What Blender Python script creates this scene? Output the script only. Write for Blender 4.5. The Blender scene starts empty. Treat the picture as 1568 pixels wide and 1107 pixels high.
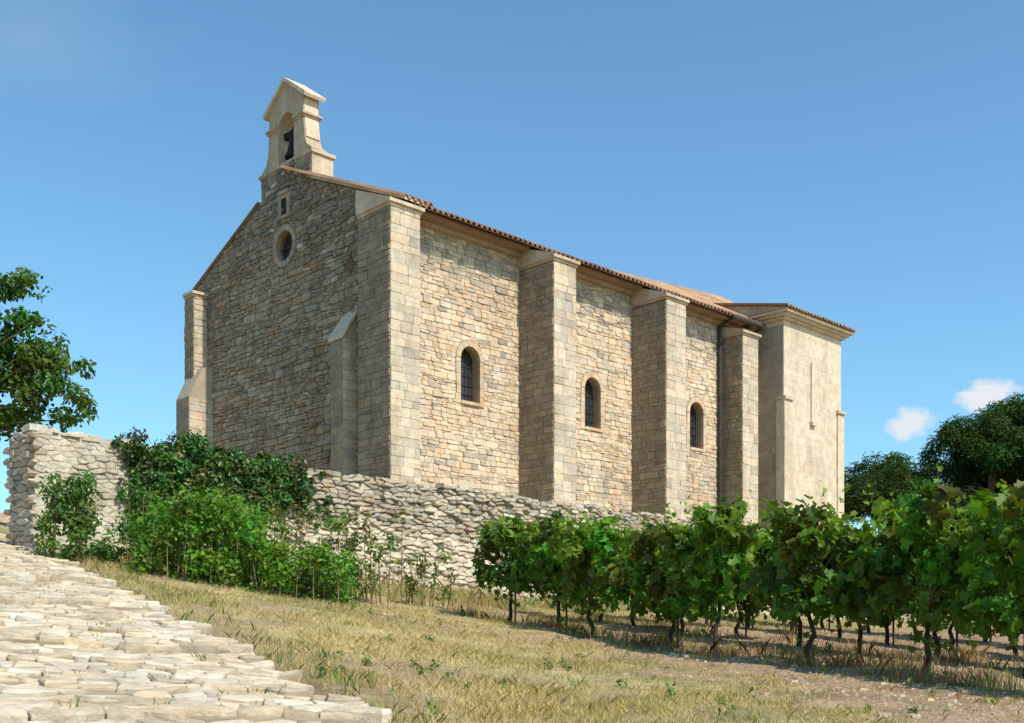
import bpy, math, random
import numpy as np
from mathutils import Vector, noise
random.seed(7); rng=np.random.default_rng(7)
scene=bpy.context.scene
R=random.random
def U(a,b): return a+(b-a)*random.random()

# ------------------------------------------------------------ frames
Lx,Ly=0.7211,0.6928
Fx,Fy=-0.6928,0.7211
C0=(-3.212,30.0)
VL=Vector((Lx,Ly,0)); VF=Vector((Fx,Fy,0)); VZ=Vector((0,0,1))
def W(s,t,z): return (C0[0]+Lx*s+Fx*t, C0[1]+Ly*s+Fy*t, z)
WP=(-2.38,22.5)            # retaining wall reference point
def WW(s,d,z): return (WP[0]+Lx*s+Fx*d, WP[1]+Ly*s+Fy*d, z)
PE=(-0.75,6.1); PA=(0.871,0.491); PB=(-0.491,0.871)   # path frame
ROWP=(-0.25,18.0); ROWD=(0.48,-0.877); ROWN=(0.877,0.48)

def vnoise(x,y,seed=0):
    x=np.asarray(x,float); y=np.asarray(y,float)
    xi=np.floor(x).astype(np.int64); yi=np.floor(y).astype(np.int64)
    xf=x-xi; yf=y-yi
    xf=xf*xf*(3-2*xf); yf=yf*yf*(3-2*yf)
    def h(a,b):
        n=(a*374761393+b*668265263+seed*1442695041)&0x7fffffff
        n=((n^(n>>13))*1274126177)&0x7fffffff
        return ((n^(n>>16))&0xffff)/65535.0
    return (h(xi,yi)*(1-xf)+h(xi+1,yi)*xf)*(1-yf)+(h(xi,yi+1)*(1-xf)+h(xi+1,yi+1)*xf)*yf
def sstep(x,a,b):
    t=np.clip((x-a)/(b-a),0,1); return t*t*(3-2*t)
STEP=2.6; TS=.131
def path_z(a,b):
    k=np.floor(b/STEP)
    return -0.34+0.147*STEP*k+TS*(b-k*STEP)-0.045*a
def pathcoord(X,Y):
    return (X-PE[0])*PA[0]+(Y-PE[1])*PA[1], (X-PE[0])*PB[0]+(Y-PE[1])*PB[1]
def ground(X,Y,path=True):
    X=np.asarray(X,float); Y=np.asarray(Y,float)
    yy=np.clip(Y,-12,26)
    bx=np.where(X<0,-0.157*np.clip(X,-12,0),-0.04*np.clip(X,0,15))
    z=-0.968+0.0805*yy+bx
    z=z+0.12*(vnoise(X*.5,Y*.5,3)-.5)+0.06*(vnoise(X*2.1,Y*2.1,4)-.5)
    wd=(X-WP[0])*Fx+(Y-WP[1])*Fy
    terr=3.2+np.clip((wd-1)/6,0,1)*0.85
    fac=sstep(wd,0.15,0.5)*sstep(X+0.43*Y,0.35,1.4)
    z=z*(1-fac)+terr*fac
    if path:
        a,b=pathcoord(X,Y)
        inp=sstep(a,0.25,-0.1)*sstep(a,-6.2,-5.8)*sstep(b,-8,-7.8)*sstep(b,19,18.6)
        z=z*(1-inp)+(path_z(a,b)-0.22)*inp
    return z
def gz(x,y): return float(ground(x,y))

# ------------------------------------------------------------ materials
def nodes(m):
    m.use_nodes=True; nt=m.node_tree
    for n in list(nt.nodes): nt.nodes.remove(n)
    return nt
def stone_mat(name,bump=0.5,dist=0.02,scale=14,stain=0.35,stain_col=(.45,.43,.40),rough=0.92,lo=.72,hi=1.2,streak=1.0,s2=.55):
    m=bpy.data.materials.new(name); nt=nodes(m); N=nt.nodes; K=nt.links
    out=N.new('ShaderNodeOutputMaterial'); p=N.new('ShaderNodeBsdfPrincipled')
    p.inputs['Roughness'].default_value=rough; p.inputs['Specular IOR Level'].default_value=0.2
    at=N.new('ShaderNodeAttribute'); at.attribute_name='Col'
    tc=N.new('ShaderNodeTexCoord'); mp=N.new('ShaderNodeMapping'); mp.inputs['Scale'].default_value=(1,1,streak); K.new(tc.outputs['Object'],mp.inputs['Vector'])
    n1=N.new('ShaderNodeTexNoise'); n1.inputs['Scale'].default_value=scale; n1.inputs['Detail'].default_value=8; n1.inputs['Roughness'].default_value=.65
    n2=N.new('ShaderNodeTexNoise'); n2.inputs['Scale'].default_value=s2; n2.inputs['Detail'].default_value=8; n2.inputs['Roughness'].default_value=.68
    n3=N.new('ShaderNodeTexNoise'); n3.inputs['Scale'].default_value=3.5; n3.inputs['Detail'].default_value=6
    for n in (n1,n3): K.new(tc.outputs['Object'],n.inputs['Vector'])
    K.new(mp.outputs[0],n2.inputs['Vector'])
    r1=N.new('ShaderNodeMapRange'); r1.inputs['From Min'].default_value=.3; r1.inputs['From Max'].default_value=.7; r1.inputs['To Min'].default_value=lo; r1.inputs['To Max'].default_value=hi
    K.new(n1.outputs['Fac'],r1.inputs['Value'])
    mul=N.new('ShaderNodeVectorMath'); mul.operation='SCALE'
    K.new(at.outputs['Color'],mul.inputs[0]); K.new(r1.outputs['Result'],mul.inputs['Scale'])
    r3=N.new('ShaderNodeMapRange'); r3.inputs['From Min'].default_value=.3; r3.inputs['From Max'].default_value=.7; r3.inputs['To Min'].default_value=.88; r3.inputs['To Max'].default_value=1.14
    K.new(n3.outputs['Fac'],r3.inputs['Value'])
    mul3=N.new('ShaderNodeVectorMath'); mul3.operation='SCALE'
    K.new(mul.outputs[0],mul3.inputs[0]); K.new(r3.outputs['Result'],mul3.inputs['Scale'])
    r2=N.new('ShaderNodeMapRange'); r2.inputs['From Min'].default_value=.46; r2.inputs['From Max'].default_value=.68; r2.inputs['To Min'].default_value=0; r2.inputs['To Max'].default_value=stain
    K.new(n2.outputs['Fac'],r2.inputs['Value'])
    mx=N.new('ShaderNodeMix'); mx.data_type='RGBA'; mx.blend_type='MULTIPLY'
    K.new(r2.outputs['Result'],mx.inputs['Factor']); K.new(mul3.outputs[0],mx.inputs['A']); mx.inputs['B'].default_value=(*stain_col,1)
    K.new(mx.outputs['Result'],p.inputs['Base Color'])
    bp=N.new('ShaderNodeBump'); bp.inputs['Strength'].default_value=bump; bp.inputs['Distance'].default_value=dist
    K.new(n1.outputs['Fac'],bp.inputs['Height']); K.new(bp.outputs['Normal'],p.inputs['Normal'])
    K.new(p.outputs['BSDF'],out.inputs['Surface'])
    return m
def leaf_mat(name,trans=0.35,rough=0.45,spec=0.35):
    m=bpy.data.materials.new(name); nt=nodes(m); N=nt.nodes; K=nt.links
    out=N.new('ShaderNodeOutputMaterial'); p=N.new('ShaderNodeBsdfPrincipled')
    p.inputs['Roughness'].default_value=rough; p.inputs['Specular IOR Level'].default_value=spec
    at=N.new('ShaderNodeAttribute'); at.attribute_name='Col'
    t=N.new('ShaderNodeBsdfTranslucent'); mix=N.new('ShaderNodeMixShader'); mix.inputs[0].default_value=trans
    hs=N.new('ShaderNodeVectorMath'); hs.operation='MULTIPLY'; hs.inputs[1].default_value=(1.6,1.6,.6)
    K.new(at.outputs['Color'],hs.inputs[0])
    K.new(at.outputs['Color'],p.inputs['Base Color']); K.new(hs.outputs[0],t.inputs['Color'])
    K.new(p.outputs['BSDF'],mix.inputs[1]); K.new(t.outputs[0],mix.inputs[2]); K.new(mix.outputs[0],out.inputs['Surface'])
    return m
def plain_mat(name,col,rough=.6,metal=0,spec=.4,var=.25,scale=8):
    m=bpy.data.materials.new(name); nt=nodes(m); N=nt.nodes; K=nt.links
    out=N.new('ShaderNodeOutputMaterial'); p=N.new('ShaderNodeBsdfPrincipled')
    p.inputs['Roughness'].default_value=rough; p.inputs['Metallic'].default_value=metal; p.inputs['Specular IOR Level'].default_value=spec
    tc=N.new('ShaderNodeTexCoord'); n=N.new('ShaderNodeTexNoise'); n.inputs['Scale'].default_value=scale; n.inputs['Detail'].default_value=5
    K.new(tc.outputs['Object'],n.inputs['Vector'])
    r=N.new('ShaderNodeValToRGB'); r.color_ramp.elements[0].position=.3; r.color_ramp.elements[1].position=.7
    r.color_ramp.elements[0].color=(*[c*(1-var) for c in col],1); r.color_ramp.elements[1].color=(*[c*(1+var) for c in col],1)
    K.new(n.outputs['Fac'],r.inputs['Fac']); K.new(r.outputs['Color'],p.inputs['Base Color'])
    K.new(p.outputs['BSDF'],out.inputs['Surface'])
    return m
M_WALL=stone_mat('church_rubble_stone',bump=.7,dist=.022,scale=13,stain=.45,stain_col=(.62,.54,.46),lo=.82,hi=1.2,streak=.45,s2=.9)
M_FAC=stone_mat('facade_rubble_stone',bump=.9,dist=.028,scale=12,stain=.7,stain_col=(.55,.5,.44),lo=.74,hi=1.2,streak=.6,s2=.7)
M_ASH=stone_mat('church_dressed_stone',bump=.5,dist=.015,scale=11,stain=.55,stain_col=(.6,.53,.46),lo=.82,hi=1.16,streak=.35,s2=1.1)
M_DRY=stone_mat('dry_stone',bump=.8,dist=.03,scale=12,stain=.5,stain_col=(.52,.47,.4),s2=1.1)
M_PAVE=stone_mat('limestone_paving',bump=.9,dist=.03,scale=9,stain=.5,stain_col=(.66,.57,.45),s2=1.2,lo=.8)
M_TILE=stone_mat('clay_roof_tile',bump=.3,dist=.01,scale=10,stain=.7,stain_col=(.5,.42,.36))
M_GROUND=stone_mat('dry_earth_grass',bump=1.0,dist=.05,scale=20,stain=.5,stain_col=(.7,.66,.5),lo=.6,hi=1.3,s2=1.3)
M_BARK=stone_mat('bark',bump=.8,dist=.02,scale=18,stain=.3)
M_LEAF=leaf_mat('leaves',.3,.5,.25)
M_IVY=leaf_mat('ivy_leaves',.15,.42,.35)
M_PINE=leaf_mat('pine_needles',.2,.6,.15)
M_GRASS=leaf_mat('grass_blades',.3,.7,.15)
M_GLASS=plain_mat('leaded_glass',(.03,.038,.042),rough=.2,spec=.5,var=.5,scale=6)
M_DARK=plain_mat('niche_shade',(.012,.011,.01),rough=.9)
M_BRONZE=plain_mat('bell_bronze',(.02,.018,.016),rough=.6,metal=.2,spec=.2)
M_ZINC=plain_mat('zinc_pipe',(.05,.04,.035),rough=.5,metal=.2)

# ------------------------------------------------------------ mesh builders
class MB:
    def __init__(s): s.v=[]; s.f=[]; s.c=[]
    def face(s,pts,col):
        i=len(s.v); s.v+= [tuple(p) for p in pts]; s.c+=[col]*len(pts); s.f.append(tuple(range(i,i+len(pts))))
    def hexa(s,p,col):
        i=len(s.v); s.v+=[tuple(q) for q in p]; s.c+=[col]*8
        for q in ((0,3,2,1),(4,5,6,7),(0,1,5,4),(1,2,6,5),(2,3,7,6),(3,0,4,7)): s.f.append(tuple(i+k for k in q))
    def box(s,FR,a0,a1,b0,b1,z0,z1,col):
        s.hexa([FR(a0,b0,z0),FR(a1,b0,z0),FR(a1,b1,z0),FR(a0,b1,z0),FR(a0,b0,z1),FR(a1,b0,z1),FR(a1,b1,z1),FR(a0,b1,z1)],col)
    def prism(s,pa,pb,col):
        n=len(pa); s.face(pa,col); s.face(pb,col)
        for k in range(n):
            j=(k+1)%n; s.face([pa[k],pa[j],pb[j],pb[k]],col)
    def tube(s,p0,p1,r0,r1,col,n=7):
        p0=Vector(p0); p1=Vector(p1); d=(p1-p0).normalized()
        a=d.orthogonal().normalized(); b=d.cross(a)
        i=len(s.v)
        for p,r in ((p0,r0),(p1,r1)):
            for k in range(n):
                t=2*math.pi*k/n; s.v.append(tuple(p+a*math.cos(t)*r+b*math.sin(t)*r)); s.c.append(col)
        for k in range(n): s.f.append((i+k,i+(k+1)%n,i+n+(k+1)%n,i+n+k))
        s.f.append(tuple(i+k for k in range(n))); s.f.append(tuple(i+n+k for k in range(n)))
    def obj(s,name,mat,parent=None,smooth=False):
        me=bpy.data.meshes.new(name); me.from_pydata(s.v,[],s.f); 
        at=me.color_attributes.new('Col','FLOAT_COLOR','POINT')
        arr=np.ones((len(s.v),4),np.float32); arr[:,:3]=np.array(s.c,np.float32).reshape(-1,3); at.data.foreach_set('color',arr.ravel())
        me.materials.append(mat); me.update()
        if smooth: me.shade_smooth()
        o=bpy.data.objects.new(name,me); scene.collection.objects.link(o)
        if parent: o.parent=parent
        return o
def empty(name):
    e=bpy.data.objects.new(name,None); scene.collection.objects.link(e); e.empty_display_size=.5; return e
def clip(poly,nx,ny,d):
    out=[]; n=len(poly)
    for i in range(n):
        p=poly[i]; q=poly[(i+1)%n]
        dp=p[0]*nx+p[1]*ny-d; dq=q[0]*nx+q[1]*ny-d
        if dp<=0: out.append(p)
        if (dp<0 and dq>0) or (dp>0 and dq<0):
            t=dp/(dp-dq); out.append((p[0]+(q[0]-p[0])*t,p[1]+(q[1]-p[1])*t))
    return out
def area_c(poly):
    A=cx=cy=0
    for i in range(len(poly)):
        x0,y0=poly[i]; x1,y1=poly[(i+1)%len(poly)]; k=x0*y1-x1*y0; A+=k; cx+=(x0+x1)*k; cy+=(y0+y1)*k
    if abs(A)<1e-9: return 0,0,0
    return abs(A)/2,cx/(3*A),cy/(3*A)
def add_stone(mb,poly,o,ua,ub,un,relief,gap,bev,col,tilt=.3,cut=.18,back=.02):
    A,cx,cy=area_c(poly)
    if A<.0016: return
    if cut>0:
        np_=[]
        n=len(poly)
        for i in range(n):
            p=poly[i]; a=poly[i-1]; b=poly[(i+1)%n]
            c1=cut*U(.5,1.3)*.9; c2=cut*U(.5,1.3)*.9
            np_.append((p[0]+(a[0]-p[0])*c1,p[1]+(a[1]-p[1])*c1)); np_.append((p[0]+(b[0]-p[0])*c2,p[1]+(b[1]-p[1])*c2))
        poly=np_
    def inset(g):
        r=[]
        for x,y in poly:
            dx,dy=x-cx,y-cy; d=math.hypot(dx,dy)+1e-6; k=max(.15,1-g/d); r.append((cx+dx*k,cy+dy*k))
        return r
    r0=inset(gap); r2=inset(gap+bev)
    tx,ty=U(-tilt,tilt),U(-tilt,tilt)
    i=len(mb.v); n=len(poly)
    for ring,h,tl in ((r0,-back,0),(r0,relief*.55,0),(r2,relief,1)):
        for x,y in ring:
            hh=h+(tl*relief*.8*(tx*(x-cx)+ty*(y-cy))/max(.1,math.sqrt(A)) )
            mb.v.append(tuple(o+ua*x+ub*y+un*hh)); mb.c.append(col)
    for k in range(n):
        j=(k+1)%n
        mb.f.append((i+k,i+j,i+n+j,i+n+k)); mb.f.append((i+n+k,i+n+j,i+2*n+j,i+2*n+k))
    mb.f.append(tuple(i+2*n+k for k in range(n)))
def courses(mb,o,ua,ub,un,a0,a1,b0,b1,hr,lr,relief,gap,bev,colf,clips=None,keep=None,wob=.02,cut=.15,split=.12,jit=.03):
    o=Vector(o); bs=[b0]
    while bs[-1]<b1: bs.append(bs[-1]+U(*hr))
    bs[-1]=b1
    sd=R()*100
    def line(j,a):
        if j==0 or j==len(bs)-1: return bs[j]
        return bs[j]+wob*noise.noise(Vector((a*.9,j*5.3,sd)))*2+wob*.6*noise.noise(Vector((a*3.1,j*5.3,sd+9)))
    for j in range(len(bs)-1):
        a=a0; h=bs[j+1]-bs[j]
        js=[a0]
        while js[-1]<a1: js.append(js[-1]+U(*lr)*(0.7+0.6*h/ (sum(hr)/2)*.5))
        js[-1]=a1
        if len(js)>2 and js[-1]-js[-2]<lr[0]*.5: js.pop(-2)
        jj=[(x+(U(-jit,jit) if 0<k<len(js)-1 else 0),x+(U(-jit,jit) if 0<k<len(js)-1 else 0)) for k,x in enumerate(js)]
        for k in range(len(js)-1):
            p=[(jj[k][0],line(j,jj[k][0])),(jj[k+1][0],line(j,jj[k+1][0])),(jj[k+1][1],line(j+1,jj[k+1][1])),(jj[k][1],line(j+1,jj[k][1]))]
            polys=[p]
            if R()<split and h>hr[0]*1.1:
                f=U(.4,.6); ml=(p[0][0]*(1-f)+p[3][0]*f,p[0][1]*(1-f)+p[3][1]*f); mr=(p[1][0]*(1-f)+p[2][0]*f,p[1][1]*(1-f)+p[2][1]*f)
                polys=[[p[0],p[1],mr,ml],[ml,mr,p[2],p[3]]]
            for q in polys:
                cx=sum(x for x,y in q)/4; cy=sum(y for x,y in q)/4
                if keep and not keep(cx,cy): continue
                if clips:
                    for c in clips(cx,cy):
                        q=clip(q,*c)
                        if len(q)<3: break
                if len(q)<3: continue
                add_stone(mb,q,o,ua,ub,un,relief*U(.3,1.4),gap*U(.6,1.5),bev,colf(cx,cy),cut=cut,tilt=.5)
def voronoi(a0,a1,b0,b1,ca,cb):
    na=int((a1-a0)/ca)+1; nb=int((b1-b0)/cb)+1
    pts={}
    for i in range(-2,na+2):
        for j in range(-2,nb+2):
            pts[(i,j)]=(a0+(i+.5+U(-.45,.45)+(.5 if j%2 else 0))*ca,b0+(j+.5+U(-.4,.4))*cb)
    k=ca/cb; cells=[]
    for i in range(na):
        for j in range(nb):
            p=pts[(i,j)]; x,y=p[0],p[1]*k
            poly=[(x-2*ca,y-2*ca),(x+2*ca,y-2*ca),(x+2*ca,y+2*ca),(x-2*ca,y+2*ca)]
            for di in (-2,-1,0,1,2):
                for dj in (-2,-1,0,1,2):
                    if di==0 and dj==0: continue
                    q=pts.get((i+di,j+dj))
                    if q is None: continue
                    qx,qy=q[0],q[1]*k; nx,ny=qx-x,qy-y
                    poly=clip(poly,nx,ny,nx*(x+qx)/2+ny*(y+qy)/2)
                    if len(poly)<3: break
                if len(poly)<3: break
            if len(poly)>=3: cells.append(((p[0],p[1]),[(u,v/k) for u,v in poly]))
    return cells
def np_obj(name,V,F,cols,mat,parent=None):
    me=bpy.data.meshes.new(name); nv=len(V); nf,k=F.shape
    me.vertices.add(nv); me.vertices.foreach_set('co',V.astype(np.float32).ravel())
    me.loops.add(nf*k); me.loops.foreach_set('vertex_index',F.astype(np.int32).ravel())
    me.polygons.add(nf); me.polygons.foreach_set('loop_start',np.arange(0,nf*k,k,dtype=np.int32))
    try: me.polygons.foreach_set('loop_total',np.full(nf,k,dtype=np.int32))
    except Exception: pass
    me.update(calc_edges=True); me.validate()
    at=me.color_attributes.new('Col','FLOAT_COLOR','POINT')
    arr=np.ones((nv,4),np.float32); arr[:,:3]=cols; at.data.foreach_set('color',arr.ravel())
    me.materials.append(mat)
    o=bpy.data.objects.new(name,me); scene.collection.objects.link(o)
    if parent: o.parent=parent
    return o
_h=[(0,0),(.22,-.16),(.5,.05),(.36,.28),(.58,.6),(.26,.66),(0,1.05)]
T_VINE=(np.array([[x,y-.3,.22*abs(x)-.18*(y**2)*.5] for x,y in _h]+[[-x,y-.3,.22*abs(x)-.09*y**2] for x,y in _h]),np.array([[0,1,2,3,4,5,6],[7,13,12,11,10,9,8]]))
_s=[(0,0),(.27,.25),(.26,.65),(0,1)]
T_SIMPLE=(np.array([[x,y-.3,.2*abs(x)-.1*y*y] for x,y in _s]+[[-x,y-.3,.2*abs(x)-.1*y*y] for x,y in _s]),np.array([[0,1,2,3],[4,7,6,5]]))
T_NEEDLE=(np.array([[-.10,0,0],[.10,0,0],[.04,1,.1],[-.04,1,.1],[0,0,-.10],[0,0,.10],[.1,1,.04],[-.1,1,.12]]),np.array([[0,1,2,3],[4,5,6,7]]))
def leaves(C,Nn,size,col,tmpl):
    C=np.asarray(C); n=len(C); T,Ff=tmpl
    Nn=Nn/np.linalg.norm(Nn,axis=1,keepdims=True)
    r=rng.normal(size=(n,3)); r[:,2]-=.5
    Yv=r-(r*Nn).sum(1,keepdims=True)*Nn; Yv/=np.linalg.norm(Yv,axis=1,keepdims=True)+1e-9
    Xv=np.cross(Yv,Nn)
    s=np.asarray(size).reshape(-1,1,1)
    V=C[:,None,:]+s*(T[None,:,0:1]*Xv[:,None,:]+T[None,:,1:2]*Yv[:,None,:]+T[None,:,2:3]*Nn[:,None,:])
    k=len(T); F=(Ff[None]+(np.arange(n)*k)[:,None,None]).reshape(-1,Ff.shape[1])
    cols=np.repeat(col,k,axis=0)
    return V.reshape(-1,3),F,cols
def merge(parts):
    V=[];F=[];Cc=[];o=0
    for v,f,c in parts: V.append(v);F.append(f+o);Cc.append(c);o+=len(v)
    return np.concatenate(V),np.concatenate(F),np.concatenate(Cc)
def clump(center,rad,n,size,base,var=.3,up=.6,tmpl=T_SIMPLE,shell=.5):
    d=rng.normal(size=(n,3)); d/=np.linalg.norm(d,axis=1,keepdims=True)
    rr=(shell+(1-shell)*rng.random((n,1)))**.7*(1+.25*(rng.random((n,1))-.5))
    P=np.array(center)+d*rr*np.array(rad)
    Nn=d*.8+rng.normal(size=(n,3))*.55+np.array([0.1,-.1,up])
    b=np.array(base)*(1+var*(rng.random((n,1))-.5)*2)*np.array([1,1,1])
    b=b*(1+.25*(rng.random((n,1))-.3)*np.array([[1.2,.6,.2]]))
    return leaves(P,Nn,size*(0.6+.8*rng.random(n)),np.clip(b,0,1),tmpl)

# ------------------------------------------------------------ CHAPEL
chapel=empty('stone_chapel')
def cvar(base,v=.18,warm=.08):
    k=1+U(-v,v); w=U(-warm,warm)
    return (min(.68,base[0]*k*(1+w)),min(.58,base[1]*k),base[2]*k*(1-w))
CW=(.64,.50,.36); CG=(.215,.185,.15); CM=(.44,.34,.24); CC=(.58,.455,.33)
def col_side(x,y):
    n_=noise.noise(Vector((x*.55,y*.4,6)))
    b=CW if n_<.12 else (.57,.45,.33)
    if R()<.12: b=(.6,.42,.275)
    if R()<.12: b=(.53,.44,.34)
    if R()<.06: b=(.38,.32,.25)
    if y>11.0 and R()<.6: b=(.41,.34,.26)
    if y<6.3 and R()<.25: b=(.46,.385,.29)
    return cvar(b,.12,.045)
CF=(.36,.285,.205)  # weathered stone, darkened further to paint in the facade's shade
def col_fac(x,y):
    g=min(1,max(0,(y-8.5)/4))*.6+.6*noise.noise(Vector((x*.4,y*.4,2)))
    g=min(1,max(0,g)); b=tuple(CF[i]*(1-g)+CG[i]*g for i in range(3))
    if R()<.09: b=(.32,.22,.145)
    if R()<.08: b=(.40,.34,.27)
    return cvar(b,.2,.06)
def col_ash(x,y):
    b=(.57,.465,.345) if R()<.6 else (.52,.435,.335)
    if R()<.08: b=(.44,.375,.3)
    return cvar(b,.1,.04)
def col_shade(x,y):  # darker copy of the ashlar, paints shade on faces turned from the sun
    b=(.30,.235,.17) if R()<.7 else (.265,.22,.165)
    return cvar(b,.15,.05)
ZB=3.4
wins=[(3.744,4.53,7.5,9.16),(9.18,9.99,7.47,9.15),(14.84,15.68,7.5,9.2)]
mb=MB(); TW=1.5; ZT=12.55
cur=.5
for (a,b,z0,z1) in wins:
    mb.face([W(cur,TW,ZB),W(a,TW,ZB),W(a,TW,ZT),W(cur,TW,ZT)],CM)
    mb.face([W(a,TW,ZB),W(b,TW,ZB),W(b,TW,z0),W(a,TW,z0)],CM)
    r=(b-a)/2; cx=(a+b)/2; zs=z1-r
    arc=[(cx-r*math.cos(math.pi*k/14),zs+r*math.sin(math.pi*k/14)) for k in range(15)]
    mb.face([W(a,TW,ZT)]+[W(x,TW,z) for x,z in arc]+[W(b,TW,ZT)],CM)
    prof=[(a,z0)]+arc+[(b,z0)]
    for k in range(len(prof)):
        p=prof[k]; q=prof[(k+1)%len(prof)]
        mb.face([W(p[0],TW,p[1]),W(q[0],TW,q[1]),W(q[0],TW+.5,q[1]),W(p[0],TW+.5,p[1])],(.42,.28,.18))
    cur=b
SE=22.6
mb.face([W(cur,TW,ZB),W(19,TW,ZB),W(19,TW,ZT),W(cur,TW,ZT)],CM)
mb.face([W(.5,10.3,ZB),W(SE,10.3,ZB),W(SE,10.3,12.5),W(.5,10.3,12.5)],CM)
mb.face([W(SE,10.3,ZB),W(SE,1.5,ZB),W(SE,1.5,12.5),W(SE,5.9,15.2),W(SE,10.3,12.5)],CM)
OC=(5.85,12.38); OR=.47; SF=.5
def halfarc(sign):
    return [(OC[0]+sign*OR*math.sin(math.pi*k/14),OC[1]+OR*math.cos(math.pi*k/14)) for k in range(15)]
rt=[(OC[0],14.66)]+halfarc(-1)+[(OC[0],ZB),(1.3,ZB),(1.3,11.9),(.05,11.95),(.05,12.12)]
lt=[(OC[0],14.66)]+halfarc(1)+[(OC[0],ZB),(10.6,ZB),(10.6,11.9),(11.75,11.95),(11.75,12.12)]
CMF=(.19,.15,.105)
mb.face([W(SF,t,z) for t,z in rt],CMF); mb.face([W(SF,t,z) for t,z in lt],CMF)
full=halfarc(-1)+halfarc(1)[::-1][1:]
for k in range(len(full)-1):
    p,q=full[k],full[k+1]; mb.face([W(SF,*p),W(SF,*q),W(SF+.5,*q),W(SF+.5,*p)],(.26,.18,.12))
mb.face([W(1.0,.05,11.95),W(1.0,.05,12.1),W(1.0,5.85,14.6),W(1.0,11.75,12.1),W(1.0,11.75,11.95)],CM)
mb.obj('wall_core',M_WALL,chapel)
def wclips(cx,cy):
    cl=[]
    for (a,b,z0,z1) in wins:
        m=.17; r=(b-a)/2+m; x0=(a+b)/2; zs=z1-(b-a)/2
        if abs(cx-x0)<r+1 and z0-1<cy<z1+1:
            if cy>zs:
                dx,dy=cx-x0,cy-zs; d=math.hypot(dx,dy)
                if d<r*.75: return [(1,0,-999)]
                cl.append((-dx/d,-dy/d,-(r+(dx*x0+dy*zs)/d)))
            elif cy<z0-.1: cl.append((0,1,z0-.1))
            elif cx<x0-(b-a)/2: cl.append((1,0,x0-r))
            elif cx>x0+(b-a)/2: cl.append((-1,0,-(x0+r)))
            else: return [(1,0,-999)]
    return cl
mb=MB(); O=Vector(W(0,TW,0))
for a0,a1 in ((1.9,6.25),(7.9,11.7),(13.3,16.8),(17.7,19.0)):
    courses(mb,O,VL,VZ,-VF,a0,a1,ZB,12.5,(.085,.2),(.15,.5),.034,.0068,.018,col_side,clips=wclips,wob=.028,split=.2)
mb.obj('side_wall_stones',M_WALL,chapel)
def fclips(cx,cy):
    cl=[]
    if cx<OC[0]: cl.append((-.43,1,12.08))
    else: cl.append((.43,1,12.08+.43*11.8))
    dx,dy=cx-OC[0],cy-OC[1]; d=math.hypot(dx,dy); r=OR+.18
    if d<r+.8:
        if d<r*.8: return [(1,0,-999)]
        cl.append((-dx/d,-dy/d,-(r+(dx*OC[0]+dy*OC[1])/d)))
    return cl
mb=MB(); OF=Vector(W(SF,0,0))
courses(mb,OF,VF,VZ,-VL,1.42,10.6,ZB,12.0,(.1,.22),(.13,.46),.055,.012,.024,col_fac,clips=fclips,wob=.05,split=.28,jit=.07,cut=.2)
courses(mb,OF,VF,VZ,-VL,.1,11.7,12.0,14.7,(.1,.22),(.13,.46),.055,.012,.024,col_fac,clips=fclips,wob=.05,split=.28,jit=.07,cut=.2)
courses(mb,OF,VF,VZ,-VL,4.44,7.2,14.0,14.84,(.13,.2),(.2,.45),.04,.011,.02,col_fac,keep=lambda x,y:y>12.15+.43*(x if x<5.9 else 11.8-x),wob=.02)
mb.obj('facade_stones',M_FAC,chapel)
mb=MB(); ms=MB()
def ashlar(o,ua,un,a0,a1,b0,b1,colf=col_ash,hr=(.18,.36),lr=(.28,.65),rel=.016,gap=.005):
    courses(ms,o,ua,VZ,un,a0,a1,b0,b1,hr,lr,rel,gap,.012,colf,wob=.01,cut=.08,split=.08,jit=.025)
def pier(s0,s1,t0,t1,z1,small=True):
    mb.box(W,s0,s1,t0,t1,ZB,z1,(.30,.235,.17))
    courses(ms,Vector(W(s0,0,0)),VF,VZ,-VL,t0,t1,ZB,z1,(.12,.26),(.2,.5),.03,.008,.018,col_shade,wob=.015,cut=.12,split=.15)
    ashlar(Vector(W(0,t0,0)),VL,-VF,s0,s1,ZB,z1)
pier(0,1,0,1.42,11.85)
pier(6.21,7.19,0,1.5,11.85)
pier(11.63,12.69,0,1.5,11.85)
pier(16.77,17.77,.5,1.5,11.75)
mb.box(W,.0,1,10.6,11.22,ZB,11.8,CM)
courses(ms,Vector(W(0,0,0)),VF,VZ,-VL,10.6,11.22,8.6,11.8,(.18,.3),(.25,.5),.03,.01,.016,col_shade,wob=.012)
courses(ms,Vector(W(0,10.6,0)),VL,VZ,-VF,0,.5,8.6,11.8,(.18,.3),(.25,.5),.03,.01,.016,col_ash,wob=.012)
pf=[(-.38,ZB),(-.38,8.4),(.1,9.4),(.5,9.5),(.5,ZB)]
mb.prism([W(s,10.2,z) for s,z in pf],[W(s,11.08,z) for s,z in pf],(.40,.33,.245))
courses(ms,Vector(W(-.38,0,0)),VF,VZ,-VL,10.2,11.08,ZB,8.35,(.2,.32),(.3,.5),.02,.008,.014,col_shade,wob=.01)
courses(ms,Vector(W(0,10.2,0)),VL,VZ,-VF,-.38,.5,ZB,8.35,(.2,.32),(.3,.5),.02,.008,.014,col_ash,wob=.01)
pf=[(.02,ZB),(.02,8.8),(.5,9.55),(.52,ZB)]
mb.prism([W(s,2.17,z) for s,z in pf],[W(s,2.76,z) for s,z in pf],(.40,.33,.245))
courses(ms,Vector(W(.02,0,0)),VF,VZ,-VL,2.17,2.76,ZB,8.75,(.2,.32),(.3,.5),.02,.008,.014,col_shade,wob=.01)
courses(ms,Vector(W(0,2.17,0)),VL,VZ,-VF,.02,.5,ZB,8.75,(.2,.32),(.3,.5),.02,.008,.014,col_ash,wob=.01)
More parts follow.
